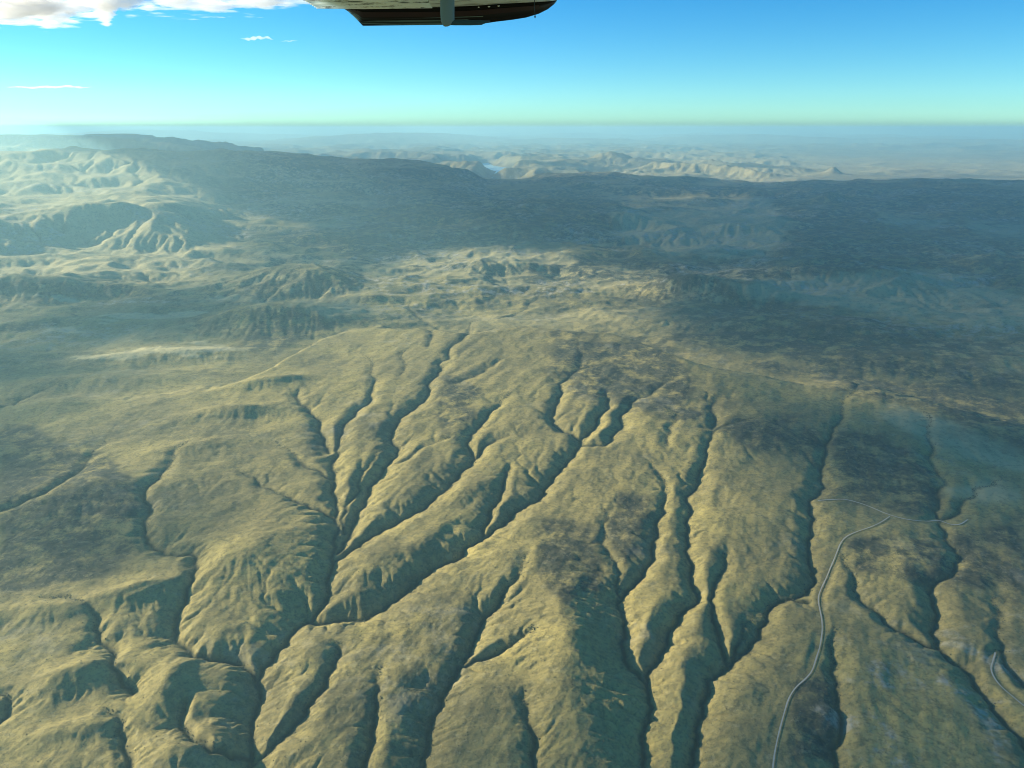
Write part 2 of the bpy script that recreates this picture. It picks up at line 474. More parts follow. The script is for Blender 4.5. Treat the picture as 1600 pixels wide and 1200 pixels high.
LAKE_R = np.hypot(LAKE[:, 0], LAKE[:, 1]).min()
lakem = (np.abs(X - LAKE[:, 0].mean()) < 6000) & (RG > 17000) & (RG < 40000)
sd = poly_sd(X[lakem], Y[lakem], LAKE)
hb = H[lakem]
w_ = smooth(-500, 0, sd)
hb = hb * (1 - w_) + (LAKE_Z + 6 - 20 * smooth(-60, 120, sd)) * w_
H[lakem] = hb
# keep the sight line to the lake open
um, vm = to_pix(X, Y, H)
gate = (um > 735) & (um < 840) & (RG > 12000) & (RG < LAKE_R - 300)
zmax = CAM_Z - RG * np.tan(vang(280 + 0 * RG))
gw = smooth(735, 768, um) * (1 - smooth(805, 840, um))
H = np.where(gate & (H > zmax), H * (1 - gw) + zmax * gw, H)

def sample(field, x, y):
    x = np.asarray(x, float); y = np.asarray(y, float)
    r = np.hypot(x, y); t = np.arctan2(x, y)
    fi = np.clip(np.interp(r, RR, np.arange(NR)), 0, NR - 1.001)
    fj = np.clip((t - TH[0]) / (TH[1] - TH[0]), 0, NC - 1.001)
    i = fi.astype(int); j = fj.astype(int); a = fi - i; b = fj - j
    return (field[i, j] * (1 - a) * (1 - b) + field[i + 1, j] * a * (1 - b) + field[i, j + 1] * (1 - a) * b + field[i + 1, j + 1] * a * b)

# ------------------------------------------------------------------ tracks: grade the ground along them, the ribbons come later
ROADS = [
 ([(1205,1260),(1207,1200),(1212,1165),(1222,1125),(1235,1080),(1267,1055),(1275,1030),(1282,1008),(1286,975),(1277,940),(1282,920),(1290,905),(1305,870),(1315,842),(1340,830),(1370,820),(1390,807)], 3.3),
 ([(1278,783),(1300,780),(1320,780),(1340,785),(1360,792),(1390,806),(1420,812),(1445,815),(1465,815),(1482,819),(1500,820),(1512,812)], 4.6),
 ([(1612,1112),(1600,1103),(1582,1088),(1565,1074),(1552,1060),(1547,1045),(1552,1030),(1555,1020)], 3.4),
]
hs_fun = lambda x, y: sample(H, x, y)
ROAD_XY = []
for pts, w in ROADS:
    pts = np.array(pts, float)
    xs, ys = hit(pts[:, 0], pts[:, 1], land=hs_fun)
    P = np.stack([xs, ys], 1)
    for _ in range(4):     # corner cutting
        Q = np.empty((2 * len(P) - 2, 2)); Q[0::2] = .75 * P[:-1] + .25 * P[1:]; Q[1::2] = .25 * P[:-1] + .75 * P[1:]
        P = np.vstack([P[:1], Q, P[-1:]])
    s = np.concatenate([[0], np.cumsum(np.hypot(*np.diff(P, axis=0).T))])
    n = int(s[-1] / 6)
    sl = np.linspace(0, s[-1], n)
    P = np.stack([np.interp(sl, s, P[:, 0]), np.interp(sl, s, P[:, 1])], 1)
    z = sample(H, P[:, 0], P[:, 1])
    k = 9; zp = np.pad(z, k, mode='edge'); z = np.convolve(zp, np.ones(2 * k + 1) / (2 * k + 1), 'valid')
    ROAD_XY.append((P, z, w))
    m = (X > P[:, 0].min() - 60) & (X < P[:, 0].max() + 60) & (Y > P[:, 1].min() - 60) & (Y < P[:, 1].max() + 60)
    ii = np.nonzero(m.ravel())[0]
    px, py = X.ravel()[ii], Y.ravel()[ii]
    best = np.full(len(ii), 1e9); zz = np.zeros(len(ii))
    for k in range(len(P)):
        d2 = np.hypot(px - P[k, 0], py - P[k, 1]); w_ = d2 < best
        best[w_] = d2[w_]; zz[w_] = z[k]
    f = 1 - smooth(w * 0.5 + 9, w * 0.5 + 26, best)
    Hr = H.ravel(); Hr[ii] = Hr[ii] * (1 - f) + (zz - 1.3) * f

# ------------------------------------------------------------------ materials
def new_mat(name):
    m = bpy.data.materials.new(name); m.use_nodes = True
    nt = m.node_tree; nt.nodes.clear()
    out = nt.nodes.new('ShaderNodeOutputMaterial')
    return m, nt, out

def mixc(nt, fac, a, b):
    n = nt.nodes.new('ShaderNodeMix'); n.data_type = 'RGBA'
    for s, v in (('Factor', fac), ('A', a), ('B', b)):
        if isinstance(v, (tuple, list)): n.inputs[s].default_value = (*v, 1)
        elif isinstance(v, (int, float)): n.inputs[s].default_value = v
        else: nt.links.new(v, n.inputs[s])
    return n.outputs['Result']

def noise(nt, vec, scale, detail=4, rough=0.55, dist=0.0):
    n = nt.nodes.new('ShaderNodeTexNoise'); n.inputs['Scale'].default_value = scale
    n.inputs['Detail'].default_value = detail; n.inputs['Roughness'].default_value = rough
    n.inputs['Distortion'].default_value = dist
    nt.links.new(vec, n.inputs['Vector'])
    return n.outputs['Fac']

def ramp(nt, fac, lo, hi):
    n = nt.nodes.new('ShaderNodeMapRange'); n.interpolation_type = 'SMOOTHSTEP'
    nt.links.new(fac, n.inputs['Value'])
    n.inputs['From Min'].default_value = lo; n.inputs['From Max'].default_value = hi
    return n.outputs['Result']

def math_(nt, op, a, b):
    n = nt.nodes.new('ShaderNodeMath'); n.operation = op
    for i, v in enumerate((a, b)):
        if isinstance(v, (int, float)): n.inputs[i].default_value = v
        else: nt.links.new(v, n.inputs[i])
    return n.outputs[0]

def attr(nt, name):
    n = nt.nodes.new('ShaderNodeAttribute'); n.attribute_name = name
    return n.outputs['Fac']

mg, nt, out = new_mat('dry_grassland')
geo = nt.nodes.new('ShaderNodeNewGeometry'); pos = geo.outputs['Position']
bs = nt.nodes.new('ShaderNodeBsdfPrincipled'); bs.inputs['Roughness'].default_value = 0.95
bs.inputs['Specular IOR Level'].default_value = 0.1
grass = mixc(nt, ramp(nt, noise(nt, pos, 1 / 420., 6, .6), .35, .65), (.40, .325, .112), (.28, .232, .092))
grass = mixc(nt, math_(nt, 'MULTIPLY', ramp(nt, noise(nt, pos, 1 / 60., 5, .65), .45, .7), .35), grass, (.17, .15, .07))
grass = mixc(nt, math_(nt, 'MULTIPLY', ramp(nt, noise(nt, pos, 1 / 13., 5, .8), .47, .62), .52), grass, (.105, .098, .052))
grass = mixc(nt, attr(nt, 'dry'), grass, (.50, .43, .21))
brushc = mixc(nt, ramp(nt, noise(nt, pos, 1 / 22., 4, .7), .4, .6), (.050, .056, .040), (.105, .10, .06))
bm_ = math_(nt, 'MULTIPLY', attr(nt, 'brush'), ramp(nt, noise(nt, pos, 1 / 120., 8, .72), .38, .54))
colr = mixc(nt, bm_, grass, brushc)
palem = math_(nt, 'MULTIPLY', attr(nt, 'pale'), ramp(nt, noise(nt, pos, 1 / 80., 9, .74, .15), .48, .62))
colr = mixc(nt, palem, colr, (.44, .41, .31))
colr = mixc(nt, math_(nt, 'MULTIPLY', ramp(nt, noise(nt, pos, 1 / 34., 6, .75), .50, .62), .42), colr, (.085, .083, .048))
colr = mixc(nt, math_(nt, 'MULTIPLY', ramp(nt, noise(nt, pos, 1 / 27., 6, .78, .3), .54, .64), .35), colr, (.44, .385, .20))
colr = mixc(nt, attr(nt, 'riparian'), colr, (.052, .058, .036))
nt.links.new(colr, bs.inputs['Base Color'])
bump = nt.nodes.new('ShaderNodeBump'); bump.inputs['Strength'].default_value = 0.6; bump.inputs['Distance'].default_value = 1.0
hgt = math_(nt, 'ADD', math_(nt, 'MULTIPLY', noise(nt, pos, 1 / 5., 4, .65), 1.2), math_(nt, 'MULTIPLY', noise(nt, pos, 1 / 28., 5, .6), 5.0))
nt.links.new(hgt, bump.inputs['Height'])
nt.links.new(bump.outputs[0], bs.inputs['Normal'])
nt.links.new(bs.outputs[0], out.inputs[0])
M_GROUND = mg

m, nt, out = new_mat('dirt_road'); 
geo = nt.nodes.new('ShaderNodeNewGeometry'); bs = nt.nodes.new('ShaderNodeBsdfPrincipled'); bs.inputs['Roughness'].default_value = .95
nt.links.new(mixc(nt, noise(nt, geo.outputs['Position'], 1 / 9., 4), (.52, .49, .38), (.42, .39, .30)), bs.inputs['Base Color'])
nt.links.new(bs.outputs[0], out.inputs[0]); M_ROAD = m

m, nt, out = new_mat('lake_water'); bs = nt.nodes.new('ShaderNodeBsdfPrincipled')
bs.inputs['Base Color'].default_value = (.55, .78, .75, 1); bs.inputs['Roughness'].default_value = .35
nt.links.new(bs.outputs[0], out.inputs[0]); M_WATER = m

def vol_mat(name, color, density, aniso):
    m, nt, out = new_mat(name)
    v = nt.nodes.new('ShaderNodeVolumePrincipled')
    v.inputs['Color'].default_value = (*color, 1); v.inputs['Density'].default_value = density
    v.inputs['Anisotropy'].default_value = aniso
    v.inputs['Blackbody Intensity'].default_value = 0
    nt.links.new(v.outputs[0], out.inputs['Volume'])
    return m

def shrub_material():
    m, nt, out = new_mat('shrub_leaves')
    geo = nt.nodes.new('ShaderNodeNewGeometry'); bs = nt.nodes.new('ShaderNodeBsdfPrincipled'); bs.inputs['Roughness'].default_value = .9
    nt.links.new(mixc(nt, noise(nt, geo.outputs['Position'], 1 / 12., 2), (.045, .055, .03), (.10, .095, .05)), bs.inputs['Base Color'])
    nt.links.new(bs.outputs[0], out.inputs[0])
    return m

# ------------------------------------------------------------------ ground mesh: the rings, closed all the way round
BRUSH_SHADE = [  # sagebrush patches and cloud-shaded areas darkened in colour, traced on the photograph
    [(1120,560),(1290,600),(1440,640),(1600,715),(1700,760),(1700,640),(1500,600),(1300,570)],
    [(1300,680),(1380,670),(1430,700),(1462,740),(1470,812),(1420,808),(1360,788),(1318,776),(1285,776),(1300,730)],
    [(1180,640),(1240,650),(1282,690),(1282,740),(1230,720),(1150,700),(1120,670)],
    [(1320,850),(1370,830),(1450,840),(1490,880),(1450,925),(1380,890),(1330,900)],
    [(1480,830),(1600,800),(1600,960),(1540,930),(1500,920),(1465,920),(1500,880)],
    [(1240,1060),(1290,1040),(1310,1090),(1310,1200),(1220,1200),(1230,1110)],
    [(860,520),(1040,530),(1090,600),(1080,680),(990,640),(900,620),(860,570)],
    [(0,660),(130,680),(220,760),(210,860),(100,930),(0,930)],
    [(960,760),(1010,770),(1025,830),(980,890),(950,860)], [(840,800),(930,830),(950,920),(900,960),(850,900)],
    [(610,300),(950,305),(955,368),(870,385),(760,380),(560,420),(500,385)], [(1240,340),(1330,300),(1600,300),(1600,460),(1500,405),(1330,440),(1220,400)], [(420,470),(560,480),(610,500),(540,510),(430,555),(360,540)],  # cloud-shaded ground, made darker by the brush colour
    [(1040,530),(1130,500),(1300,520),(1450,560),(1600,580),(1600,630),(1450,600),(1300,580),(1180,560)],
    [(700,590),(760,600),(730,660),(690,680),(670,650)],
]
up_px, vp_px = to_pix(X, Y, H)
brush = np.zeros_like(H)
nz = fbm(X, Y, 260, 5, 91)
for pl in BRUSH_SHADE:
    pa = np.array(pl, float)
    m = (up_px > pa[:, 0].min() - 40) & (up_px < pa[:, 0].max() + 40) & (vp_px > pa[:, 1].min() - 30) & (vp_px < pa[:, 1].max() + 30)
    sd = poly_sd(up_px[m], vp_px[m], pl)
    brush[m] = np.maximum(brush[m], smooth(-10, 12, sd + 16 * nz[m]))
brush = np.maximum(brush, (1 - .85 * smooth(17500, 20500, RG)) *  smooth(.0, .3, fbm(X / 1.8, Y, 1300, 7, 95, .62)) * smooth(4800, 7500, RG) * (1 - .95 * smooth(430, 300, up_px) * smooth(500, 450, vp_px)))
brush = np.maximum(brush, (1 - .85 * smooth(430, 330, up_px) * smooth(445, 430, vp_px)) * .9 * smooth(.10, .30, Sg) * smooth(4800, 6000, RG) * (1 - .8 * smooth(17000, 20000, RG)))  # colour darkens steep slopes, as scrub and as painted relief shading
brush = np.maximum(brush, .85 * smooth(-.25, .15, fbm(X / 1.8, Y, 1500, 7, 96, .6)) * smooth(900, 1150, up_px) * smooth(4300, 5500, RG) * (1 - smooth(16000, 19000, RG)))  # scrub on the right; its dark colour also deepens the cloud shade
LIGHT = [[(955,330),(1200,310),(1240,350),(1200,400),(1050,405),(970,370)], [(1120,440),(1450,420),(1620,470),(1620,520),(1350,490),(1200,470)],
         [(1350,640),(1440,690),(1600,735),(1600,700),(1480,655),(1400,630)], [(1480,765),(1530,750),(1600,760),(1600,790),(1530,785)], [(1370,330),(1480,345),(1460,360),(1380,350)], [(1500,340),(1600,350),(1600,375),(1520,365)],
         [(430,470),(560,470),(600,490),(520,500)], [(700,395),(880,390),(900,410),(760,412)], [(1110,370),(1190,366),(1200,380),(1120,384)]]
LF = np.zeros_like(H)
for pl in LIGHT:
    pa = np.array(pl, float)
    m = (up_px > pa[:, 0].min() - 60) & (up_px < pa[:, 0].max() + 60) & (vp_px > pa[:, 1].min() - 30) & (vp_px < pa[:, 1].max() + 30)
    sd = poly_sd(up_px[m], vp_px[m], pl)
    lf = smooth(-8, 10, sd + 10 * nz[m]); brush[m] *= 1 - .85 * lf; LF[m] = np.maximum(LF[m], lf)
brush = np.maximum(brush, 0.45 * smooth(.15, .75, fbm(X, Y, 700, 5, 97)))
rip = smooth(11.3, 14.0, np.log(A)) * 0.75 * smooth(5, 60, RG) * (1 - smooth(9000, 16000, RG))
rip = np.maximum(rip, np.exp(-(chan / 8.5) ** 2) * 0.95 * smooth(3, 20, chd))
pale = smooth(.2, .8, fbm(X, Y, 500, 4, 99)) * 0.25
dry = .9 * smooth(430, 300, up_px) * smooth(7200, 8200, RG) * (1 - smooth(16000, 20000, RG))  # pale dry grass; its colour also brightens the sunlit left hills
dry = np.maximum(dry, .55 * smooth(-.1, .4, fbm(X / 2.0, Y, 1700, 6, 105, .58)) * smooth(4800, 6500, RG))
pale = np.maximum(pale, .9 * smooth(.2, .42, fbm(X / 2.0, Y, 800, 6, 104, .6)) * smooth(4800, 7000, RG))
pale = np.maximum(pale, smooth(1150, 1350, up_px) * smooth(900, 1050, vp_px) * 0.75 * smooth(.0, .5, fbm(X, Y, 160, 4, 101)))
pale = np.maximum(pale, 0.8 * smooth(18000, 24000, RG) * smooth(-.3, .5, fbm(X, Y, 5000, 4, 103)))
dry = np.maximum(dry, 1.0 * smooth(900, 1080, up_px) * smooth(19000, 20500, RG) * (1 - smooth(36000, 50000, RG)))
dry = np.maximum(dry, .9 * np.exp(-((up_px - 130) / 170) ** 2 - ((vp_px - 421) / 18) ** 2))  # sunlit flat, brightened in the ground colour
dry = np.maximum(dry, .9 * np.exp(-((up_px - 490) / 60) ** 2 - ((vp_px - 452) / 10) ** 2))  # sunlit hill, its brightness put into the colour too
pale = np.maximum(pale, smooth(80, 20, np.abs(vp_px - 420)) * smooth(420, 200, up_px) * .0)

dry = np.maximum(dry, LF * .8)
clear = smooth(.34, .40, fbm(X / 2.2, Y, 420, 4, 107, .5)) * smooth(60, 130, up_px + 60) * (1 - smooth(330, 460, up_px)) * smooth(440, 460, vp_px) * (1 - smooth(560, 590, vp_px))
dry = np.maximum(dry, clear); brush = brush * (1 - clear)
NB = 44
th_back = np.linspace(math.radians(50), math.radians(310), NB + 2)[1:-1]
fr = np.linspace(0, 1, NB + 2)[1:-1][None, :]
Hb = H[:, -1:] * (1 - fr) + H[:, :1] * fr
Hf = np.concatenate([H, Hb], 1)
THF = np.concatenate([TH, th_back])
r_in = np.array([60., 300., 600., 850., 980.])
edge = Hf[:1, :]
Hin = np.concatenate([edge * (r / 1040.) + (-30.0) * (1 - r / 1040.) for r in r_in], 0)
HF = np.concatenate([Hin, Hf], 0); RF = np.concatenate([r_in, RR])
TT2, RR2 = np.meshgrid(THF, RF)
V = np.stack([RR2 * np.sin(TT2), RR2 * np.cos(TT2), HF], -1).reshape(-1, 3)
# winding so that normals look up
ground = grid_mesh('ground', V, len(RF), len(THF), M_GROUND, wrap=True)
ground.data.flip_normals()
tag(ground, 'dry grassy hills cut by many branching gullies', kind='structure')
def put_attr(o, name, f):
    full = np.zeros((len(RF), len(THF)), np.float32)
    full[len(r_in):, :NC] = f
    a = o.data.attributes.new(name, 'FLOAT', 'POINT'); a.data.foreach_set('value', full.ravel())
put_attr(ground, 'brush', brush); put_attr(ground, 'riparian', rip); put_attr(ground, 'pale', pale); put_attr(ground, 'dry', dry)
print('ground', ground.data.polygons.__len__(), 'H', H.min(), H.max())

# ------------------------------------------------------------------ tracks and lake
for k, (P, z, w) in enumerate(ROAD_XY):
    T = np.gradient(P, axis=0); T /= np.linalg.norm(T, axis=1)[:, None] + 1e-9
    Nn = np.stack([T[:, 1], -T[:, 0]], 1)
    ww = w * 0.5 * (1 + 0.15 * np.sin(np.arange(len(P)) * .37))
    VV = []
    for f in (-1, -.35, .35, 1):
        q = P + Nn * (ww * f)[:, None]
        VV.append(np.stack([q[:, 0], q[:, 1], z + 0.6], 1))
    VV = np.stack(VV, 1).reshape(-1, 3)
    o = grid_mesh('dirt_track', VV, len(P), 4, M_ROAD)
    tag(o, ['pale dirt track winding along the valley side', 'pale dirt track crossing the gullies along the brush edge', 'faint narrow track near the gully on the right'][k], kind='structure')

lv = [(p[0], p[1], LAKE_Z) for p in np.array([(q - LAKE.mean(0)) * 1.12 + LAKE.mean(0) for q in LAKE])]
lake = link_mesh('lake', lv, [list(range(len(lv)))], M_WATER, smooth=False)
tag(lake, 'turquoise reservoir between the distant hills', kind='structure')

# ------------------------------------------------------------------ scrub along the stream beds
def add_scrub():
    r = np.random.RandomState(3)
    pts = []
    for (P, D) in STREAM_XY:
        s = np.concatenate([[0], np.cumsum(np.hypot(*np.diff(P, axis=0).T))])
        n = int(s[-1] / 3.2)
        t = r.rand(n) * s[-1]
        x = np.interp(t, s, P[:, 0]) + r.randn(n) * 6; y = np.interp(t, s, P[:, 1]) + r.randn(n) * 6
        pts.append(np.stack([x, y, r.uniform(.8, 2.4, n)], 1))
    n = 42000
    rad = np.sqrt(r.uniform(1350 ** 2, 3900 ** 2, n)); th = r.uniform(-.75, .75, n)
    x, y = rad * np.sin(th), rad * np.cos(th)
    dens = sample(brush, x, y) * .8 + .10 + .3 * (perlin(x / 70., y / 70., 5) > .25)
    k = r.rand(n) < dens
    pts.append(np.stack([x, y, r.uniform(.5, 1.6, n)], 1)[k])
    pts = np.concatenate(pts)
    z = sample(H, pts[:, 0], pts[:, 1])
    octa = np.array([(1, 0, .45), (.3, .95, .5), (-.8, .6, .4), (-.8, -.6, .5), (.3, -.95, .4), (0, 0, 1.15), (0, 0, -.4)])
    fo = [(0, 1, 5), (1, 2, 5), (2, 3, 5), (3, 4, 5), (4, 0, 5), (1, 0, 6), (2, 1, 6), (3, 2, 6), (4, 3, 6), (0, 4, 6)]
    a = r.rand(len(pts)) * 6.28; ca, sa = np.cos(a), np.sin(a)
    o = octa[None] * (1 + .3 * r.randn(len(pts), 7, 1)) * pts[:, 2][:, None, None]
    VX = o[:, :, 0] * ca[:, None] - o[:, :, 1] * sa[:, None] + pts[:, :1]
    VY = o[:, :, 0] * sa[:, None] + o[:, :, 1] * ca[:, None] + pts[:, 1:2]
    VZ = o[:, :, 2] + z[:, None]
    VV = np.stack([VX, VY, VZ], -1).reshape(-1, 3)
    F = (np.array(fo)[None] + 7 * np.arange(len(pts))[:, None, None]).reshape(-1, 3)
    ob = poly_mesh('scrub', VV, F, shrub_material())
    tag(ob, 'dark low scrub dotting the slopes and stream beds', kind='stuff')
    print('scrub', len(pts))
add_scrub()

# ------------------------------------------------------------------ haze
def make_haze():
    x0, x1, y0, y1, z0, z1 = -176000, 176000, -176000, 176000, float(HF.min()) - 1.5, CAM_Z + 120
    v = [(x, y, z) for x in (x0, x1) for y in (y0, y1) for z in (z0, z1)]
    f = [(0, 1, 3, 2), (4, 6, 7, 5), (0, 4, 5, 1), (2, 3, 7, 6), (0, 2, 6, 4), (1, 5, 7, 3)]
    o = link_mesh('haze', v, f, vol_mat('haze_air', HAZE_COLOR, HAZE_DENSITY, HAZE_ANISO), smooth=False)
    tag(o, 'pale blue haze thickening towards the horizon', kind='stuff')
make_haze()

# ------------------------------------------------------------------ clouds: homogeneous vapour in closed meshes of varying thickness
def cloud_mesh(name, xs, ys, thick, zc, mat, up=0.5, lump=0.0, seed=0):
    GXx, GYy = np.meshgrid(xs, ys)
    nr, nc = GXx.shape
    t = thick
    nzz = fbm(GXx, GYy, 900, 4, seed + 3)
    top = zc + t * up * (1 + lump * nzz); bot = zc - t * (1 - up) * (1 + lump * fbm(GXx, GYy, 700, 4, seed))
    on = t > 1.5
    keep = on[:-1, :-1] | on[1:, :-1] | on[:-1, 1:] | on[1:, 1:]
    # pinch the rim shut
    rim = np.ones_like(on)
    full = np.zeros((nr + 1, nc + 1), bool); full[1:-1, 1:-1] = keep
    inner = full[:-1, :-1] & full[1:, :-1] & full[:-1, 1:] & full[1:, 1:]
    top = np.where(inner, np.maximum(top, bot + .5), zc); bot = np.where(inner, bot, zc)
    idx = np.arange(nr * nc).reshape(nr, nc)
    q = np.stack([idx[:-1, :-1], idx[:-1, 1:], idx[1:, 1:], idx[1:, :-1]], -1).reshape(-1, 4)[keep.ravel()]
    bidx = np.where(inner.ravel(), np.arange(nr * nc) + nr * nc, np.arange(nr * nc))
    qb = bidx[q][:, ::-1]
    V = np.concatenate([np.stack([GXx, GYy, top], -1).reshape(-1, 3), np.stack([GXx, GYy, bot], -1).reshape(-1, 3)])
    Q = np.concatenate([q, qb])
    used = np.unique(Q); remap = np.zeros(len(V), np.int64); remap[used] = np.arange(len(used))
    return poly_mesh(name, V[used], remap[Q], mat)

ZC = 6700.0
OFF = np.array([SUN_DIR.x, SUN_DIR.y]) / SUN_DIR.z * ZC
SHADE = [  # areas in cloud shade, traced on the photograph: outline, thickness, edge softness (px)
    ([(-900,196),(0,199),(180,212),(270,221),(450,231),(560,243),(700,250),(770,272),(870,272),(960,268),(1040,275),(1130,282),(1200,284),(1260,277),(1330,268),(1450,263),(1600,265),(2600,266),(2600,475),(1600,462),(1510,405),(1430,425),(1330,440),(1220,400),(1250,335),(1120,305),(990,312),(955,340),(955,372),(880,385),(760,382),(640,398),(560,425),(530,390),(480,345),(400,335),(330,305),(280,275),(210,246),(100,233),(0,228),(-900,225)], 420, 10),
    ([(955,330),(1120,300),(1300,320),(2600,420),(2600,700),(1600,640),(1450,606),(1300,588),(1180,562),(1090,545),(1045,520),(1010,480),(1060,455),(1000,425),(900,405),(930,380)], 195, 12),
    ([(400,340),(540,385),(500,432),(420,440),(330,440),(270,410),(390,360)], 110, 25),
    ([(-900,450),(0,450),(60,440),(200,450),(300,435),(420,458),(440,468),(560,470),(600,490),(540,510),(430,560),(320,600),(200,590),(0,612),(-900,640)], 150, 14),
    ([(1090,545),(1300,588),(1600,640),(2600,700),(2600,1700),(1200,1500),(1170,1100),(1130,900),(1150,780),(1130,650)], 185, 45),
    ([(-900,640),(0,650),(150,710),(210,780),(220,860),(120,920),(0,940),(-900,960)], 150, 45),
    ([(-900,900),(150,880),(290,960),(330,1100),(700,1130),(1050,1090),(1200,1060),(1300,1500),(-900,1500)], 95, 45),
    ([(-900,620),(200,610),(330,680),(370,790),(250,900),(-900,900)], 90, 40),
]
def make_deck():
    xs = np.arange(-64000, 14001, 200.0); ys = np.arange(-8000, 62001, 200.0)
    GXx, GYy = np.meshgrid(xs, ys)
    gz = np.zeros_like(GXx)
    for _ in range(8):
        gx, gy = GXx - OFF[0] * (ZC - gz) / ZC, GYy - OFF[1] * (ZC - gz) / ZC
        gz = 0.4 * gz + 0.6 * sample(H, gx, np.maximum(gy, 10.0))
    u, v = to_pix(gx, gy, gz)
    n1 = fbm(gx, gy, 2600, 5, 201)
    t = np.zeros_like(gx)
    for pl, th, soft in SHADE:
        sd = poly_sd(u, v, pl)
        t = np.maximum(t, (.12 * th) * smooth(-0.5, 0.8, sd / soft + 0.9 * n1))
    t *= np.clip(.95 - .42 * (1 - smooth(420, 700, u)) * smooth(430, 460, v) + (.6 + 1.4 * (1 - smooth(400, 800, u)) * smooth(430, 460, v)) * fbm(gx / 1.6, gy, 1300, 6, 205, .6), .02, 2)
    t *= (v < 1600) & (gy > 300)
    # nothing of this deck may stand in the open part of the sky
    uc, vc = to_pix(GXx, GYy, np.full_like(GXx, ZC - 300))
    t *= 1 - smooth(-200, 10, vc) * (uc > -250) * (uc < 1900) * (GYy > 0)
    o = cloud_mesh('cloud', xs, ys, t, ZC, vol_mat('cloud_deck_vapour', (1, 1, 1), 0.030, .3), .5, .2, 7)
    tag(o, 'broad cloud layer overhead out of the picture to the left', 'cloud')
make_deck()

def make_visible_cloud():
    zc = 6000.0
    xs = np.arange(-46000, -6000, 130.0); ys = np.arange(32000, 60001, 130.0)
    GXx, GYy = np.meshgrid(xs, ys)
    u, v = to_pix(GXx, GYy, np.full_like(GXx, zc))
    edge = np.interp(u, [-200, 0, 60, 85, 110, 150, 168, 185, 200, 225, 300, 345, 400, 440, 470, 500], [44, 40, 39, 41, 38, 30, 38, 14, 22, 21, 22, 17, 18, 15, 10, 2])
    n = fbm(GXx, GYy, 2600, 6, 301, .55); n2 = fbm(GXx * .6 + GYy * .3, GYy, 900, 5, 305, .6)
    e = (edge - v) / 9.0 + 1.0 * n + .5 * n2
    t = 620 * smooth(-.3, 3.2, e) * np.clip(.55 + .9 * n2 + .4 * n, .05, 2)
    t *= smooth(560, 430, u)
    o = cloud_mesh('cloud', xs, ys, t, zc, vol_mat('cloud_vapour', (1, 1, 1), 0.0014, .3), .65, .35, 17)
    tag(o, 'white ragged cloud bank along the top left of the sky', 'cloud')
make_visible_cloud()

def streak(u0, u1, v, dist, width, label, seed, cat, dens):
    """a thin wispy streak seen at its own distance"""
    d0 = pix_ray(u0, v); d1 = pix_ray(u1, v)
    a = d0 / np.hypot(d0[0], d0[1]) * dist; b = d1 / np.hypot(d1[0], d1[1]) * dist
    n = 90; k = 10; r = np.random.RandomState(seed)
    VV = []; F = []
    for i in range(n):
        s = i / (n - 1)
        p = a + (b - a) * s + np.array([0, 0, CAM_Z])
        wd = width * (math.sin(math.pi * min(1, max(0.0, s))) ** .6 + .02) * (.65 + .6 * abs(perlin(np.array([s * 9.]), np.array([seed * 3.3]), seed)[0]))
        p = p + np.array([0, 0, width * .8 * perlin(np.array([s * 5.]), np.array([seed * 1.3]), seed)[0]])
        for j in range(k):
            q = 2 * math.pi * j / k
            VV.append((p[0], p[1] + 2.2 * wd * math.cos(q), p[2] + wd * math.sin(q)))
        if i:
            for j in range(k):
                F.append(((i - 1) * k + j, (i - 1) * k + (j + 1) % k, i * k + (j + 1) % k, i * k + j))
    F.append(tuple(range(k))[::-1]); F.append(tuple((n - 1) * k + j for j in range(k)))
    o = link_mesh('contrail' if cat == 'contrail' else 'cloud', VV, F, vol_mat('vapour_streak', (1, 1, 1), dens, .4))
    tag(o, label, cat)
streak(8, 146, 136, 100000, 150, 'thin straight white contrail low over the left horizon', 3, 'contrail', .0022)
streak(375, 428, 60, 60000, 120, 'small wispy white cloud left of the wing tip, larger of the two wisps', 5, 'cloud', .0016)
streak(438, 466, 64, 62000, 60, 'tiny faint wisp of cloud right of the larger wisp', 6, 'cloud', .0014)

# ------------------------------------------------------------------ the wing
def paint(name, color, rough=.35, metallic=0.0, coat=0.3, streaks=None):
    m, nt, out = new_mat(name)
    tc = nt.nodes.new('ShaderNodeTexCoord'); bs = nt.nodes.new('ShaderNodeBsdfPrincipled')
    bs.inputs['Roughness'].default_value = rough; bs.inputs['Metallic'].default_value = metallic
    bs.inputs['Coat Weight'].default_value = coat; bs.inputs['Specular IOR Level'].default_value = .06
    if streaks:  # optional second colour in stretched noise streaks
        mp = nt.nodes.new('ShaderNodeMapping'); mp.inputs['Scale'].default_value = streaks[1]
        nt.links.new(tc.outputs['Object'], mp.inputs['Vector'])
        f = ramp(nt, noise(nt, mp.outputs[0], streaks[2], 6, .7), .50, .64)
        nt.links.new(mixc(nt, f, color, streaks[0]), bs.inputs['Base Color'])
    else:
        bs.inputs['Base Color'].default_value = (*color, 1)
    nt.links.new(bs.outputs[0], out.inputs[0])
    return m

def wing_pt(u, v, y):
    d = pix_ray(u, v); t = y / d[1]
    return np.array([d[0] * t, y, CAM_Z + d[2] * t])

def loft(name, rows, mat, parent, close=False):
    V = np.concatenate(rows); n = len(rows[0]); m = len(rows)
    F = [((i) * n + j, i * n + j + 1, (i + 1) * n + j + 1, (i + 1) * n + j) for i in range(m - 1) for j in range(n - 1)]
    if close:
        F += [((m - 1) * n + j, (m - 1) * n + j + 1, j + 1, j) for j in range(n - 1)]
    o = link_mesh(name, V, F, mat, parent)
    bm = bmesh.new(); bm.from_mesh(o.data)
    if close:
        bmesh.ops.holes_fill(bm, edges=[e for e in bm.edges if e.is_boundary], sides=0)
    bmesh.ops.recalc_face_normals(bm, faces=bm.faces); bm.to_mesh(o.data); bm.free()
    return o

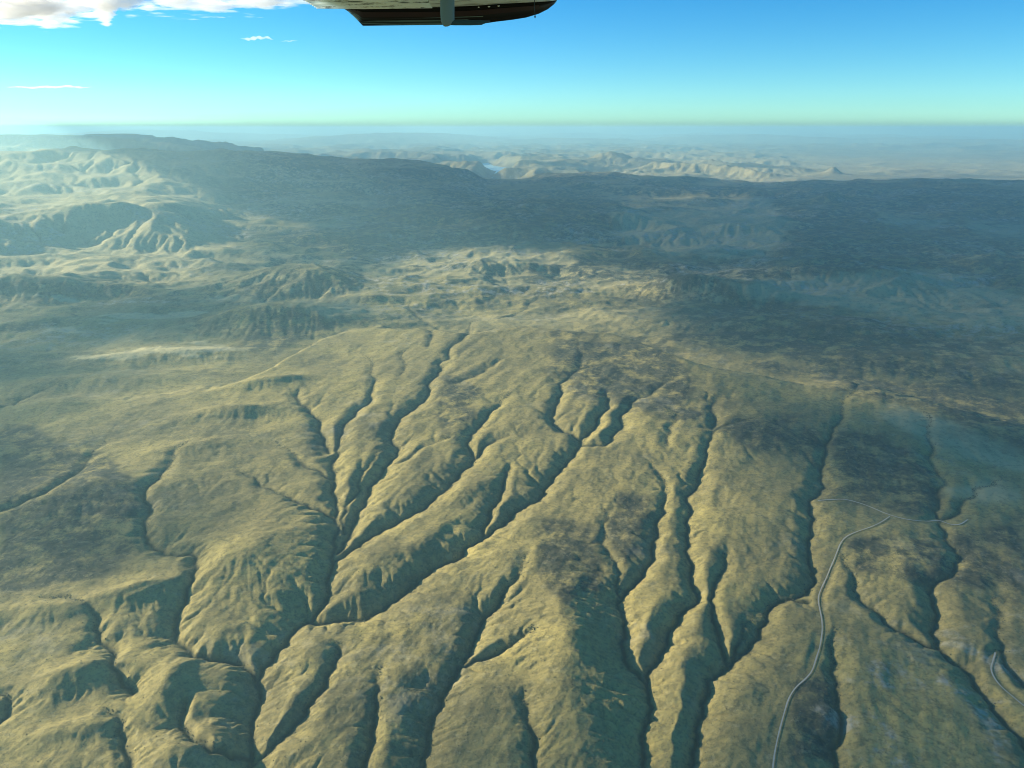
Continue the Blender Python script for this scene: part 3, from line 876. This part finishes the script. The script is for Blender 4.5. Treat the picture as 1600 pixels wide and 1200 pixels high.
def tube(name, pts, radii, mat, parent, squash=1.0, seg=16):
    """tube through points; squash scales the section across the chord direction"""
    V = []; F = []
    pts = [Vector(p) for p in pts]
    for i, p in enumerate(pts):
        t = (pts[min(i + 1, len(pts) - 1)] - pts[max(i - 1, 0)]).normalized()
        a = t.cross(Vector((0, 1, 0))).normalized(); b = t.cross(a).normalized()
        for j in range(seg):
            q = 2 * math.pi * j / seg
            V.append(p + a * (math.cos(q) * radii[i]) + b * (math.sin(q) * radii[i] * squash))
        if i:
            for j in range(seg):
                F.append(((i - 1) * seg + j, (i - 1) * seg + (j + 1) % seg, i * seg + (j + 1) % seg, i * seg + j))
    F.append(tuple(range(seg))[::-1]); F.append(tuple((len(pts) - 1) * seg + j for j in range(seg)))
    return link_mesh(name, V, F, mat, parent)

def make_wing():
    root = bpy.data.objects.new('aeroplane_wing', None); COL.objects.link(root)
    tag(root, 'aeroplane wing with dark drooped tip and pitot tube at the top of the picture', 'wing')
    pale = paint('wing_white_paint', (.80, .93, .93), .38, 0, .2, ((.10, .14, .14), (1, 9, 1), 6.0))
    dark = paint('tip_black_paint', (.004, .006, .008), .45, 0, .0)
    maroon = paint('tip_maroon_paint', (.012, .003, .005), .45, 0, .0)
    grey = paint('trim_grey_paint', (.085, .15, .16), .4, 0, .0, ((.012, .02, .02), (.25, 1, 9), 6.0))  # dark streaks paint reflections into the grey
    steel = paint('pitot_grey_paint', (.15, .225, .235), .5, 0, .0)
    slate = paint('pitot_dark_metal', (.035, .075, .09), .5, 0, .0)
    YT = 4.5
    # chord stations: picture u, underside v at the tip rib, lower edge v of the drooped tip
    su = [538, 544, 552, 560, 567, 600, 640, 690, 730, 755, 775, 800, 822, 842, 856, 866, 870]
    sv = [11, 11, 11, 11, 11.5, 12, 12, 11, 9.5, 8, 6.5, 5, 4, 3, 2, 1, 0]
    sb = [14, 18, 25, 33, 40.5, 40, 39.5, 39, 38.5, 37, 34, 31, 27.5, 21.5, 14.5, 6.5, 1.5]
    A = np.array([wing_pt(u, v, YT) for u, v in zip(su, sv)])
    Bm = np.array([wing_pt(u, v + (b - v) * .45, YT + .10) for u, v, b in zip(su, sv, sb)])
    Bl = np.array([wing_pt(u, v + (b - v) * .74, YT + .17) for u, v, b in zip(su, sv, sb)])
    B = np.array([wing_pt(u, b, YT + .20) for u, b in zip(su, sb)])
    O = B + np.array([0, .05, .02]); O2 = A + np.array([0, .24, .06]); T = A + np.array([0, .12, .125])
    T0 = A + np.array([0, 0, .13])
    # thin the section towards both edges
    ch = np.linspace(0, 1, len(su)); th = np.sqrt(np.clip(np.sin(np.pi * np.clip(ch * .96 + .02, 0, 1)), 0, 1))
    for arr in (O2, T, T0):
        arr[:, 2] = A[:, 2] + (arr[:, 2] - A[:, 2]) * (0.12 + .88 * th)
    loft('wingtip', [A, Bm, Bl, B, O, O2, T, T0], dark, root, close=True)
    # maroon and grey bands lie just proud of the dark face
    n_ = np.array([0, -.004, -.001])
    lo = slice(2, len(su) - 3)
    loft('tip_stripe', [(A * .45 + Bm * .55)[lo] + n_, (Bm * .72 + Bl * .28)[lo] + n_], maroon, root)
    k = 10
    lip = [Bl[1:k] * .9 + Bm[1:k] * .1 + n_, B[1:k] + n_ + np.array([0, 0, .002])]
    lip[0][-1] = lip[1][-1] * .8 + lip[0][-1] * .2
    loft('tip_trim', lip, grey, root)
    # reflections painted as bands along the grey trim and the fairing above it
    for f0, f1, k0, k1 in ((.18, .34, 2, 9), (.55, .66, 3, 8), (-.55, -.42, 2, 10)):
        up = [], []
        for i in range(k0, k1):
            w_ = .10 * math.sin(i * 1.1 + f0 * 7)
            for arr, f in zip(up, (f0 + w_, f1 + w_ + .04 * math.sin(i * .8))):
                p = Bl[i] * (1 - f) + B[i] * f if f >= 0 else Bl[i] * (1 + f) - Bm[i] * f
                arr.append(p + n_ * 1.9)
        loft('tip_reflection', [np.array(up[0]), np.array(up[1])], dark if f0 > 0 else grey, root)
    # the underside inboard of the tip, growing wider towards the fuselage
    rows = []; tops = []
    for s in np.linspace(0, 1, 9):
        y = YT - .003 - 3.9 * s
        r = A.copy(); r[:, 1] = y
        wid = 1 + .55 * min(1, s * 2.2)
        xl = A[-1, 0]
        r[:, 0] = xl + (A[:, 0] - xl) * wid + .10 * s
        rows.append(r)
        t = r.copy(); t[:, 2] = t[:, 2] + .015 + .15 * th
        tops.append(t)
    loft('wing_panel', rows + tops[::-1], pale, root, close=True)
    # hinge line and ribs pressed into the aileron skin
    for s in range(10):
        y = YT - .03 - s * .045
        x0 = -1.15 - .0 * s; x1 = -.42
        zt = A[4, 2] - .004
        tube('skin_bead', [(x0 + .12, y, zt), ((x0 + x1) / 2, y, zt), (x1, y, zt)], [.006, .008, .004], pale, root, .6, 8)
    # pitot tube: a mast from the underside, then forward into the airstream
    YP = 3.3
    q = lambda u, v: wing_pt(u, v, YP)
    top = q(699, -60); top[2] = A[8, 2] + .01
    w = np.linalg.norm(q(710, 20) - q(688, 20)) / 2
    m1, m2, m3 = q(699, 20), q(699.5, 31), q(701, 36)
    tube('pitot_mast', [top, m1, m2, m3, q(702, 38.6), q(702.5, 39.8)], [w * 1.05, w, w * .98, w * .9, w * .68, w * .35], steel, root, .55, 20)
    hr = np.linalg.norm(q(720, 39.5) - q(720, 31)) / 2
    tube('pitot_head', [q(693, 35.3), q(712, 35.4), q(735, 35.4), q(752, 35.2), q(758, 34.2), q(766, 33.2)], [hr * .9, hr, hr, hr * .92, hr * .55, hr * .25], slate, root, 1, 16)
    tube('static_wick', [wing_pt(835, -6, 4.3), wing_pt(835, 12, 4.34), wing_pt(836, 25, 4.36)], [.0018, .0016, .0014], slate, root, 1, 8)
    tube('wick_tip', [wing_pt(836, 24, 4.36), wing_pt(836, 26.3, 4.36), wing_pt(836, 28, 4.36)], [.002, .0045, .002], slate, root, 1, 8)
    for u, v in ((748, 10.8), (764, 10.2), (779, 9.2)):
        c = wing_pt(u, v, YT + .03)
        tube('rivet', [c + np.array([-.006, -.006, 0]), c + np.array([0, -.012, -.002]), c + np.array([.006, -.006, 0])], [.002, .004, .002], pale, root, 1, 8)
make_wing()
